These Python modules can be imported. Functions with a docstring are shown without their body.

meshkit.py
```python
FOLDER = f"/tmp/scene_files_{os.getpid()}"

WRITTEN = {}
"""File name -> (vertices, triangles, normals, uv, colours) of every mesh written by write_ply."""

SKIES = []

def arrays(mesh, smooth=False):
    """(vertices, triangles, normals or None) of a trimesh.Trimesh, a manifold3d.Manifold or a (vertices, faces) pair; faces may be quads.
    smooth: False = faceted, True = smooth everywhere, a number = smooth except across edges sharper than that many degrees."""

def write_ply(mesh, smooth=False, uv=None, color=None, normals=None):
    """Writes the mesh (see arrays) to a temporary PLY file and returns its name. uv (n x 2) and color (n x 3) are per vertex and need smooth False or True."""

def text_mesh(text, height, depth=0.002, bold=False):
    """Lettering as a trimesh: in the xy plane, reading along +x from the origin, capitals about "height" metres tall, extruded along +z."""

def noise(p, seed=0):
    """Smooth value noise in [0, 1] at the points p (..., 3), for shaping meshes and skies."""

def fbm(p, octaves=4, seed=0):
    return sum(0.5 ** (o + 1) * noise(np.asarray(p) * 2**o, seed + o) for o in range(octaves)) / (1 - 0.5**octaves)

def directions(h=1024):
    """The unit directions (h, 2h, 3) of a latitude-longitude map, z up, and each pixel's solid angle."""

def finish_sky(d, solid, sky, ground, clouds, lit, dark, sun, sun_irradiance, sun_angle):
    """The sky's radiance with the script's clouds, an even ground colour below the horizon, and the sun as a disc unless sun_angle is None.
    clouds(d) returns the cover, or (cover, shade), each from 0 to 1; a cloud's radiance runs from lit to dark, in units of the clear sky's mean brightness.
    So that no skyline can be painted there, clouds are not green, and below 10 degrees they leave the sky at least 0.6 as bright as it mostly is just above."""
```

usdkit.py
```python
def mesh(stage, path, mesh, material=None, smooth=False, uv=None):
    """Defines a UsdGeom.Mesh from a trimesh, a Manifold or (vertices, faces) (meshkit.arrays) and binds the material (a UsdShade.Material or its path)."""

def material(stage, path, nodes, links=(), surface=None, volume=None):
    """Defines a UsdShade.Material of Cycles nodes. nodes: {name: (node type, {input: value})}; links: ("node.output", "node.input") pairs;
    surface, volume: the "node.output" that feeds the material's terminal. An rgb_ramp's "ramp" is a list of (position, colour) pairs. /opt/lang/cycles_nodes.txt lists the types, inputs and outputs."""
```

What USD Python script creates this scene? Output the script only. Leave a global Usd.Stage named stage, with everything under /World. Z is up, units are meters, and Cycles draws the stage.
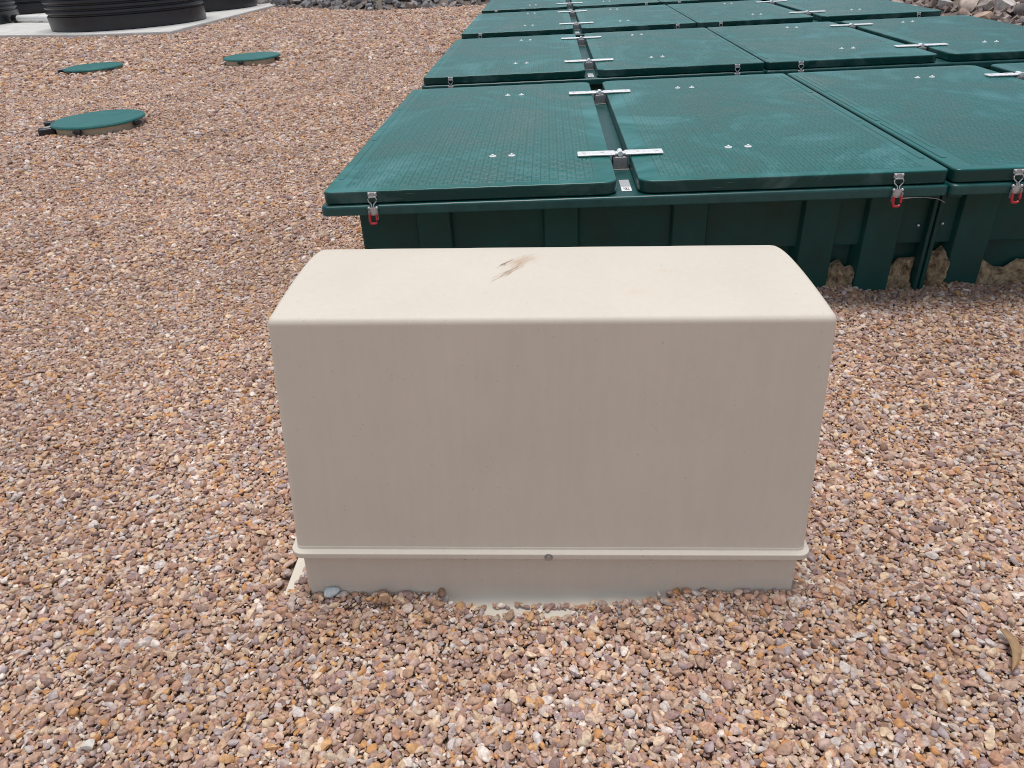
import math, random
import numpy as np
import trimesh, manifold3d, shapely
from shapely.geometry import Polygon, Point, box as sbox
import usdkit, meshkit
from pxr import Usd, UsdGeom, UsdLux, UsdShade, Gf, Sdf, Vt

stage = Usd.Stage.CreateInMemory()
UsdGeom.SetStageUpAxis(stage, 'Z'); UsdGeom.SetStageMetersPerUnit(stage, 1.0)
UsdGeom.Xform.Define(stage, '/World'); UsdGeom.Scope.Define(stage, '/World/Looks')

# ------------------------------------------------------------------ camera
F_PX, PITCH, ROLL, EYE = 735.4, 0.5446, -0.056, 1.45
def cam_axes():
    cp, sp, c, s = math.cos(PITCH), math.sin(PITCH), math.cos(ROLL), math.sin(ROLL)
    fw = np.array([0, cp, -sp]); up = np.array([0, sp, cp]); rt = np.array([1.0, 0, 0])
    return fw, c * rt + s * up, -s * rt + c * up
FW, RT, UP = cam_axes()
def at(px, py, z=0.0):
    """The point at height z that stands under this pixel of the photograph (used for reading positions off it)."""
    d = FW + (px - 512) / F_PX * RT - (py - 384) / F_PX * UP
    return np.array([0, 0, EYE]) + d * ((z - EYE) / d[2])
camera = UsdGeom.Camera.Define(stage, '/World/camera')
camera.CreateProjectionAttr('perspective')
camera.CreateHorizontalApertureAttr(36.0); camera.CreateVerticalApertureAttr(27.0)
camera.CreateFocalLengthAttr(F_PX / 1024 * 36.0)
m = np.eye(4); m[0, :3], m[1, :3], m[2, :3], m[3, :3] = RT, UP, -FW, (0, 0, EYE)
camera.AddTransformOp().Set(Gf.Matrix4d(*m.ravel().tolist()))
camera.CreateExposureAttr(1.08)

# ------------------------------------------------------------------ sky and sun: bright thin overcast, the sun high and a little behind the tanks
SUN_EL, SUN_AZ = math.radians(85), math.radians(-8)          # azimuth from +y towards +x
SUN = np.array([math.sin(SUN_AZ) * math.cos(SUN_EL), math.cos(SUN_AZ) * math.cos(SUN_EL), math.sin(SUN_EL)])
usdkit.material(stage, '/World/Looks/sky', {
    'tc': ('texture_coordinate', {}),
    'sky': ('sky_texture', {'sky_type': 'single_scattering', 'sun_disc': False, 'sun_elevation': SUN_EL, 'sun_rotation': math.atan2(SUN[0], SUN[1])}),
    'map': ('mapping', {'scale': (1.0, 1.0, 2.2)}),
    'n': ('noise_texture', {'scale': 2.3, 'detail': 6.0, 'roughness': 0.55}),
    'r': ('rgb_ramp', {'ramp': [(0.32, (0.20, 0.20, 0.20)), (0.64, (0.88, 0.88, 0.88))]}),
    'n2': ('noise_texture', {'scale': 3.1, 'detail': 5.0, 'roughness': 0.5}),
    'c': ('rgb_ramp', {'ramp': [(0.32, (1.65, 1.8, 2.05)), (0.66, (4.7, 4.8, 4.95))]}),
    # thin cloud scatters forward: brighter towards the sun, dimmer with the sun behind one
    'dot': ('vector_math', {'math_type': 'dot_product', 'vector2': tuple(SUN)}),
    'glow': ('map_range', {'range_type': 'smoothstep', 'from_min': -0.35, 'from_max': 1.0, 'to_min': 1.12, 'to_max': 1.6, 'clamp': True}),
    'cg': ('vector_math', {'math_type': 'scale'}),
    'mx': ('mix', {}),
    'bg': ('background_shader', {'strength': 0.055})},
    [('tc.generated', 'map.vector'), ('map.vector', 'n.vector'), ('map.vector', 'n2.vector'), ('n.fac', 'r.fac'), ('n2.fac', 'c.fac'),
     ('tc.generated', 'dot.vector1'), ('dot.value', 'glow.value'), ('c.color', 'cg.vector1'), ('glow.result', 'cg.scale'),
     ('r.color', 'mx.fac'), ('sky.color', 'mx.color1'), ('cg.vector', 'mx.color2'), ('mx.color', 'bg.color')], surface='bg.background')
dome = UsdLux.DomeLight.Define(stage, '/World/sky')
UsdShade.MaterialBindingAPI.Apply(dome.GetPrim()).Bind(UsdShade.Material.Get(stage, '/World/Looks/sky'))
dome.GetPrim().SetCustomDataByKey('kind', 'structure')
sun = UsdLux.DistantLight.Define(stage, '/World/sun')
sun.CreateIntensityAttr(0.36); sun.CreateAngleAttr(24.0); sun.CreateColorAttr(Gf.Vec3f(1.0, 0.965, 0.93))
sun.GetPrim().CreateAttribute('inputs:normalize', Sdf.ValueTypeNames.Bool).Set(True)
zax = SUN; xax = np.cross([0, 1.0, 0], zax); xax /= np.linalg.norm(xax); yax = np.cross(zax, xax)
m = np.eye(4); m[0, :3], m[1, :3], m[2, :3] = xax, yax, zax
sun.AddTransformOp().Set(Gf.Matrix4d(*m.ravel().tolist()))

# ------------------------------------------------------------------ helpers
rng = np.random.default_rng(7)
used = {}
def numbered(parent, name):
    k = used.get((parent, name), 0); used[(parent, name)] = k + 1
    return f'{parent}/{name}' if k == 0 else f'{parent}/{name}_{k:03d}'
def path_of(p): return '/World' if p is None else str(p.GetPath())
def tag(o, label=None, cat=None, group=None, kind=None):
    p = o.GetPrim() if hasattr(o, 'GetPrim') else o
    for k, v in (('label', label), ('category', cat), ('group', group), ('kind', kind)):
        if v: p.SetCustomDataByKey(k, v)
    return p
def obj(name, mesh, mat, parent=None, smooth=30, loc=None, rotz=None, label=None):
    o = usdkit.mesh(stage, numbered(path_of(parent), name), mesh, '/World/Looks/' + mat, smooth=smooth)
    if loc is not None: o.AddTranslateOp().Set(Gf.Vec3d(*map(float, loc)))
    if rotz is not None: o.AddRotateZOp().Set(float(rotz))
    if label: tag(o, label)
    return o
def thing(name, label, cat, loc=(0, 0, 0), rotz=0.0, group=None, roty=0.0, kind=None, parent=None):
    x = UsdGeom.Xform.Define(stage, numbered(path_of(parent), name))
    x.AddTranslateOp().Set(Gf.Vec3d(*map(float, loc))); x.AddRotateZOp().Set(math.degrees(rotz))
    if roty: x.AddRotateYOp().Set(math.degrees(roty))
    tag(x, label, cat, group, kind)
    return x
def dup(src, loc, rotz, label, name=None):
    was = src.GetPrim().GetCustomData()
    x = thing(name or src.GetPrim().GetName(), label, was['category'], loc, rotz, was.get('group'))
    x.GetPrim().GetReferences().AddInternalReference(src.GetPath()); x.GetPrim().SetInstanceable(True)
    return x
cat_ = trimesh.util.concatenate
def moved(m, t): m = m.copy(); m.apply_translation(t); return m
def ball_hull(points, r, seg=20):
    """Convex rounded solid: the hull of balls of radius r about the points."""
    s = manifold3d.Manifold.sphere(r, seg)
    return manifold3d.Manifold.batch_hull([s.translate(tuple(map(float, p))) for p in points])
def tri(man):
    q = man.to_mesh(); return trimesh.Trimesh(q.vert_properties[:, :3], q.tri_verts, process=False)
def rbox(x0, x1, y0, y1, z0, z1, r=0.004, seg=8):
    r = min(r, (x1 - x0) / 2.05, (y1 - y0) / 2.05, (z1 - z0) / 2.05)
    return tri(ball_hull([(x, y, z) for x in (x0 + r, x1 - r) for y in (y0 + r, y1 - r) for z in (z0 + r, z1 - r)], r, seg))
def plain_box(x0, x1, y0, y1, z0, z1):
    return moved(trimesh.creation.box((x1 - x0, y1 - y0, z1 - z0)), ((x0 + x1) / 2, (y0 + y1) / 2, (z0 + z1) / 2))
def outline(x0, x1, y0, y1, radii, n=6):
    """Rounded rectangle, counter-clockwise from the lower left corner; one radius for each corner."""
    out = []
    for (cx, cy, sx, sy, a0), r in zip(((x0, y0, 1, 1, 180), (x1, y0, -1, 1, 270), (x1, y1, -1, -1, 0), (x0, y1, 1, -1, 90)), radii):
        for a in np.radians(np.linspace(a0, a0 + 90, n)):
            out.append((cx + sx * r + r * math.cos(a), cy + sy * r + r * math.sin(a)))
    return np.array(out)
def loft(rings, cap=True):
    n = len(rings[0]); v = np.vstack(rings); f = []
    for k in range(len(rings) - 1):
        for i in range(n):
            j = (i + 1) % n; a, b, c, d = k * n + i, k * n + j, (k + 1) * n + j, (k + 1) * n + i
            f += [(a, b, c), (a, c, d)]
    if cap:
        for k, flip in ((0, True), (len(rings) - 1, False)):
            c = len(v); v = np.vstack([v, rings[k].mean(0)])
            for i in range(n):
                j = (i + 1) % n
                f.append((c, k * n + j, k * n + i) if flip else (c, k * n + i, k * n + j))
    return trimesh.Trimesh(v, np.array(f), process=False)
def plate(x0, x1, y0, y1, z0, z1, radii, edge=0.012, crown=0.0):
    rings = []
    def ring(inset, z):
        p = outline(x0 + inset, x1 - inset, y0 + inset, y1 - inset, [max(r - inset, 0.001) for r in radii])
        return np.c_[p, np.full(len(p), z)]
    rings += [ring(0.004, z0), ring(0, z0 + 0.004), ring(0, z1 - edge)]
    for a in np.radians((22, 45, 67, 90)):
        rings.append(ring(edge * (1 - math.cos(a)), z1 - edge + edge * math.sin(a)))
    if crown:
        base = rings[-1]; c = base.mean(0)
        for t, h in ((0.15, 0.35), (0.4, 0.75), (0.7, 0.95)):
            q = base + (c - base) * t; q[:, 2] = z1 + crown * h; rings.append(q)
    return loft(rings)
def tube(points, r, n=8):
    p = np.asarray(points, float); rings = []
    for i in range(len(p)):
        t = p[min(i + 1, len(p) - 1)] - p[max(i - 1, 0)]; t /= np.linalg.norm(t)
        a = np.cross(t, [0, 0, 1.0] if abs(t[2]) < 0.9 else [1.0, 0, 0]); a /= np.linalg.norm(a); b = np.cross(t, a)
        w = np.linspace(0, 2 * math.pi, n, endpoint=False)
        rr = r[i] if np.ndim(r) else r
        rings.append(p[i] + rr * (np.cos(w)[:, None] * a + np.sin(w)[:, None] * b))
    return loft(rings)
def lathe(profile, n=64):
    return trimesh.creation.revolve(np.array(profile), sections=n)
def stone(seed, dims, n=16, sub=1):
    r = np.random.default_rng(seed)
    p = r.normal(size=(n, 3)); p /= np.linalg.norm(p, axis=1, keepdims=True)
    p *= r.uniform(0.82, 1.08, (n, 1)) * 0.5
    h = trimesh.convex.convex_hull(p)
    for _ in range(sub):                                  # soften the edges, keep the facets
        g = h.subdivide(); q = np.array(g.vertices); acc = np.zeros_like(q); cnt = np.zeros(len(q)); e = g.edges_unique
        np.add.at(acc, e[:, 0], q[e[:, 1]]); np.add.at(acc, e[:, 1], q[e[:, 0]]); np.add.at(cnt, e.ravel(), 1)
        h = trimesh.Trimesh(q + 0.5 * (acc / cnt[:, None] - q), g.faces, process=False)
    v = h.vertices - h.bounds.mean(0); v = v / (h.bounds[1] - h.bounds[0]) * np.array(dims)
    return trimesh.Trimesh(v, h.faces, process=False)

# ------------------------------------------------------------------ materials
def mat(name, nodes, links, surface='p.BSDF'):
    usdkit.material(stage, '/World/Looks/' + name, nodes, links, surface=surface)
def ramp(*stops): return {'ramp': list(stops)}
def simple(name, color, rough=0.5, metallic=0.0, vary=0.12, scale=40.0, bump=0.0, spec=0.5, deep=0.002):
    c = np.array(color)
    mat(name, {'tc': ('texture_coordinate', {}), 'n': ('noise_texture', {'scale': scale, 'detail': 5.0, 'roughness': 0.6}),
               'r': ('rgb_ramp', ramp((0.3, c * (1 - vary)), (0.7, c * (1 + vary)))),
               'rr': ('map_range', {'from_min': 0.3, 'from_max': 0.7, 'to_min': rough * 0.8, 'to_max': min(1, rough * 1.25)}),
               'b': ('bump', {'strength': bump, 'distance': deep}),
               'p': ('principled_bsdf', {'metallic': metallic, 'specular_ior_level': spec})},
        [('tc.object', 'n.vector'), ('n.fac', 'r.fac'), ('n.fac', 'rr.value'), ('n.fac', 'b.height'), ('r.color', 'p.base_color'), ('rr.result', 'p.roughness')] + ([('b.normal', 'p.normal')] if bump else []))

PALETTE = [(0.42, 0.275, 0.19), (0.50, 0.345, 0.235), (0.34, 0.215, 0.165), (0.52, 0.405, 0.305), (0.40, 0.30, 0.26), (0.49, 0.27, 0.125), (0.46, 0.325, 0.25), (0.29, 0.205, 0.185), (0.60, 0.49, 0.37),
           (0.44, 0.305, 0.23), (0.40, 0.35, 0.345), (0.53, 0.33, 0.17), (0.34, 0.235, 0.215), (0.52, 0.48, 0.45), (0.46, 0.29, 0.205), (0.51, 0.385, 0.31), (0.29, 0.185, 0.135), (0.56, 0.44, 0.31), (0.41, 0.245, 0.17), (0.50, 0.42, 0.375),
           (0.40, 0.26, 0.20), (0.60, 0.55, 0.50), (0.38, 0.265, 0.205), (0.47, 0.345, 0.27), (0.46, 0.42, 0.40), (0.50, 0.34, 0.225), (0.36, 0.245, 0.22), (0.45, 0.34, 0.29), (0.55, 0.45, 0.35), (0.33, 0.265, 0.265)]
_r = np.random.default_rng(3)
PALETTE = [tuple(np.clip((np.array(c) ** 1.0 - np.mean(c)) * 1.06 + np.mean(c), 0.02, 0.8) * _r.uniform(0.80, 1.14) * np.array([1.025, 0.98, 0.965])) for c in PALETTE]
def stone_mat(name, palette, source, nscale, gain=1.0, rough=0.75):
    st = []
    for i, c in enumerate(palette):
        c = np.minimum(np.array(c) * gain, 0.8); st.append(((i + 0.02) / len(palette), tuple(c))); st.append(((i + 0.98) / len(palette), tuple(c)))
    mat(name, {'oi': ('object_info', {}), 'g': ('geometry', {}), 'r': ('rgb_ramp', {'ramp': st}),
               'n': ('noise_texture', {'scale': nscale, 'detail': 4.0, 'roughness': 0.65}),
               'n2': ('noise_texture', {'scale': nscale * 4, 'detail': 3.0, 'roughness': 0.7}),
               'lf': ('noise_texture', {'scale': 1.3, 'detail': 3.0}), 'lr': ('rgb_ramp', ramp((0.35, (0.88, 0.875, 0.87)), (0.65, (1.06, 1.06, 1.06)))), 'my': ('mix', {'mix_type': 'multiply', 'fac': 1.0}),
               'v': ('rgb_ramp', ramp((0.30, (0.64, 0.60, 0.57)), (0.52, (1.0, 1.0, 1.0)), (0.70, (1.28, 1.25, 1.20)))),
               'mx': ('mix', {'mix_type': 'multiply', 'fac': 1.0}),
               'b': ('bump', {'strength': 0.5, 'distance': 0.05 / nscale}),
               'p': ('principled_bsdf', {'roughness': rough, 'specular_ior_level': 0.35})},
        [(source, 'r.fac'), ('g.position', 'n.vector'), ('g.position', 'n2.vector'), ('n.fac', 'v.fac'), ('r.color', 'mx.color1'), ('v.color', 'mx.color2'),
         ('n2.fac', 'b.height'), ('b.normal', 'p.normal'), ('g.position', 'lf.vector'), ('lf.fac', 'lr.fac'), ('mx.color', 'my.color1'), ('lr.color', 'my.color2'), ('my.color', 'p.base_color')])
stone_mat('gravel_stone', PALETTE, 'oi.random', 110.0, 1.06)
ROCKS = [(0.30, 0.24, 0.215), (0.38, 0.31, 0.27), (0.22, 0.19, 0.185), (0.45, 0.40, 0.36), (0.33, 0.24, 0.20), (0.27, 0.25, 0.26), (0.40, 0.29, 0.22), (0.50, 0.46, 0.43)]
stone_mat('bank_rock', ROCKS, 'oi.random', 14.0)
GREYROCKS = [(0.22, 0.21, 0.21), (0.30, 0.28, 0.275), (0.16, 0.155, 0.16), (0.36, 0.35, 0.35), (0.26, 0.22, 0.20), (0.20, 0.20, 0.22)]
stone_mat('grey_rock', GREYROCKS, 'oi.random', 14.0)
stone_mat('bank_rock_rubble', ROCKS, 'g.random_per_island', 14.0); stone_mat('grey_rock_rubble', GREYROCKS, 'g.random_per_island', 14.0)
simple('blue_pebble', (0.47, 0.51, 0.52), 0.7, scale=120, vary=0.25, bump=0.4)
simple('tan_pebble', (0.50, 0.33, 0.21), 0.75, scale=120, vary=0.25, bump=0.4)
simple('pale_pebble', (0.56, 0.52, 0.46), 0.7, scale=120, vary=0.2, bump=0.4)
mat('ground_soil', {'g': ('geometry', {}), 'v': ('voronoi_texture', {'scale': 55.0}), 'w': ('voronoi_texture', {'scale': 130.0}), 's': ('separate_color', {}),
                    'r': ('rgb_ramp', {'ramp': [(i / 12, tuple(np.array(PALETTE[i]) * 0.85)) for i in range(13)]}),
                    'b': ('bump', {'strength': 1.0, 'distance': 0.01, 'invert': True}),
                    'p': ('principled_bsdf', {'roughness': 0.9, 'specular_ior_level': 0.2})},
    [('g.position', 'v.vector'), ('g.position', 'w.vector'), ('w.color', 's.color'), ('s.r', 'r.fac'), ('r.color', 'p.base_color'), ('w.distance', 'b.height'), ('b.normal', 'p.normal')])

# fibreglass in beige: fine orange-peel, faint streaks
BOX_Y0 = 1.3244; BOX_YAW = -0.0547; BOX_TILT = 0.0276; BOX_X = 0.06
def box_local(p):
    """World point to the cover's own frame."""
    q = np.array(p) - [BOX_X, BOX_Y0, 0]; c, s = math.cos(BOX_YAW), math.sin(BOX_YAW)
    q = np.array([c * q[0] + s * q[1], -s * q[0] + c * q[1], q[2]]); c, s = math.cos(BOX_TILT), math.sin(BOX_TILT)
    return np.array([c * q[0] - s * q[2], q[1], s * q[0] + c * q[2]])
def beige(name, color, stain=False, dusty=False):
    c = np.array(color)
    nodes = {'tc': ('texture_coordinate', {}), 'fine': ('noise_texture', {'scale': 420.0, 'detail': 2.0}), 'big': ('noise_texture', {'scale': 3.0, 'detail': 5.0, 'roughness': 0.6}),
             'ms': ('mapping', {'scale': (60.0, 60.0, 1.2)}), 'streak': ('noise_texture', {'scale': 1.0, 'detail': 4.0}),
             'sum': ('math', {'math_type': 'multiply_add', 'value2': 0.45}), 'r': ('rgb_ramp', ramp((0.45, c * 0.945), (0.95, c * 1.035))),
             'speck': ('noise_texture', {'scale': 160.0, 'detail': 2.0}), 'sr': ('rgb_ramp', ramp((0.0, (0.55, 0.5, 0.42)), (0.25, (0.5, 0.44, 0.37)), (0.285, (1, 1, 1)))),
             'm1': ('mix', {'mix_type': 'multiply', 'fac': 0.55}),
             'b': ('bump', {'strength': 0.28, 'distance': 0.001}),
             'p': ('principled_bsdf', {'roughness': 0.55, 'specular_ior_level': 0.35})}
    links = [('tc.object', 'fine.vector'), ('tc.object', 'big.vector'), ('tc.object', 'ms.vector'), ('ms.vector', 'streak.vector'), ('tc.object', 'speck.vector'),
             ('streak.fac', 'sum.value1'), ('big.fac', 'sum.value3'), ('sum.value', 'r.fac'), ('speck.fac', 'sr.fac'), ('r.color', 'm1.color1'), ('sr.color', 'm1.color2'),
             ('fine.fac', 'b.height'), ('b.normal', 'p.normal')]
    last = 'm1.color'
    if stain:
        # dried mud smears wiped across the top, each a stretched soft patch broken by streaky noise
        def smear(k, a, b, width, strength, colour, hard=0.5):
            nonlocal last
            pa, pb = box_local(at(*a, 0.785)), box_local(at(*b, 0.785)); mid = (pa + pb) / 2; d = (pb - pa)[:2]; L = np.linalg.norm(d) / 2; ang = math.atan2(d[1], d[0])
            nodes.update({f'o{k}': ('vector_math', {'math_type': 'subtract', 'vector2': tuple(mid)}),
                          f'q{k}': ('vector_rotate', {'rotate_type': 'z_axis', 'angle': -ang}),
                          f'z{k}': ('mapping', {'scale': (1 / L, 1 / width, 0.0)}),
                          f'l{k}': ('vector_math', {'math_type': 'length'}),
                          f'nz{k}': ('mapping', {'scale': (22.0, 190.0, 1.0)}), f'nn{k}': ('noise_texture', {'scale': 1.0, 'detail': 5.0, 'roughness': 0.7}),
                          f'e{k}': ('math', {'math_type': 'multiply_add', 'value2': 4.2}),
                          f'f{k}': ('map_range', {'range_type': 'smoothstep', 'from_min': 2.95, 'from_max': 2.95 - 1.3 * hard, 'to_min': 0.0, 'to_max': strength, 'clamp': True}),
                          f'x{k}': ('mix', {'color2': colour})})
            links.extend([('tc.object', f'o{k}.vector1'), (f'o{k}.vector', f'q{k}.vector'), (f'q{k}.vector', f'z{k}.vector'), (f'z{k}.vector', f'l{k}.vector1'),
                          (f'q{k}.vector', f'nz{k}.vector'), (f'nz{k}.vector', f'nn{k}.vector'), (f'nn{k}.fac', f'e{k}.value1'), (f'l{k}.value', f'e{k}.value3'),
                          (f'e{k}.value', f'f{k}.value'), (f'f{k}.result', f'x{k}.fac'), (last, f'x{k}.color1')])
            last = f'x{k}.color'
        smear('a', (500, 271), (540, 252), 0.030, 0.95, (0.42, 0.29, 0.19), 0.9)
        smear('b', (488, 283), (532, 260), 0.012, 0.85, (0.34, 0.235, 0.16))
        smear('c', (496, 269), (515, 259), 0.006, 0.95, (0.22, 0.16, 0.12), 0.35)
        smear('f', (508, 267), (541, 253), 0.040, 0.55, (0.50, 0.36, 0.25), 1.0)
        smear('d', (612, 289), (662, 285), 0.030, 0.35, (0.60, 0.44, 0.30), 0.9)
        smear('e', (640, 268), (695, 266), 0.012, 0.3, (0.58, 0.42, 0.29), 0.8)
    if dusty:
        # pale sand dust settled on the flared foot, and a row of dark soil specks where the lip drips
        nodes.update({'sz': ('separate_xyz', {}), 'dz': ('map_range', {'range_type': 'smoothstep', 'from_min': 0.055, 'from_max': 0.012, 'to_min': 0.0, 'to_max': 0.85, 'clamp': True}),
                      'dmix': ('mix', {'color2': (0.64, 0.585, 0.49)}),
                      'bz': ('map_range', {'range_type': 'smoothstep', 'from_min': 0.112, 'from_max': 0.150, 'to_min': -0.30, 'to_max': 0.15, 'clamp': True}),
                      'dn': ('noise_texture', {'scale': 150.0, 'detail': 3.0, 'roughness': 0.7}), 'da': ('math', {'math_type': 'add'}),
                      'dt': ('map_range', {'range_type': 'smoothstep', 'from_min': 0.63, 'from_max': 0.72, 'to_min': 0.0, 'to_max': 0.8, 'clamp': True}), 'bmix': ('mix', {'color2': (0.20, 0.15, 0.11)})})
        links.extend([('tc.object', 'sz.vector'), ('sz.z', 'dz.value'), ('dz.result', 'dmix.fac'), (last, 'dmix.color1'), ('sz.z', 'bz.value'), ('tc.object', 'dn.vector'), ('dn.fac', 'da.value1'), ('bz.result', 'da.value2'),
                      ('da.value', 'dt.value'), ('dt.result', 'bmix.fac'), ('dmix.color', 'bmix.color1')])
        last = 'bmix.color'
    links.append((last, 'p.base_color'))
    mat(name, nodes, links)
BEIGE = (0.618, 0.556, 0.470)
beige('beige_cover', BEIGE, True)
beige('beige_base', np.array(BEIGE) * 0.97, dusty=True)

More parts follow.
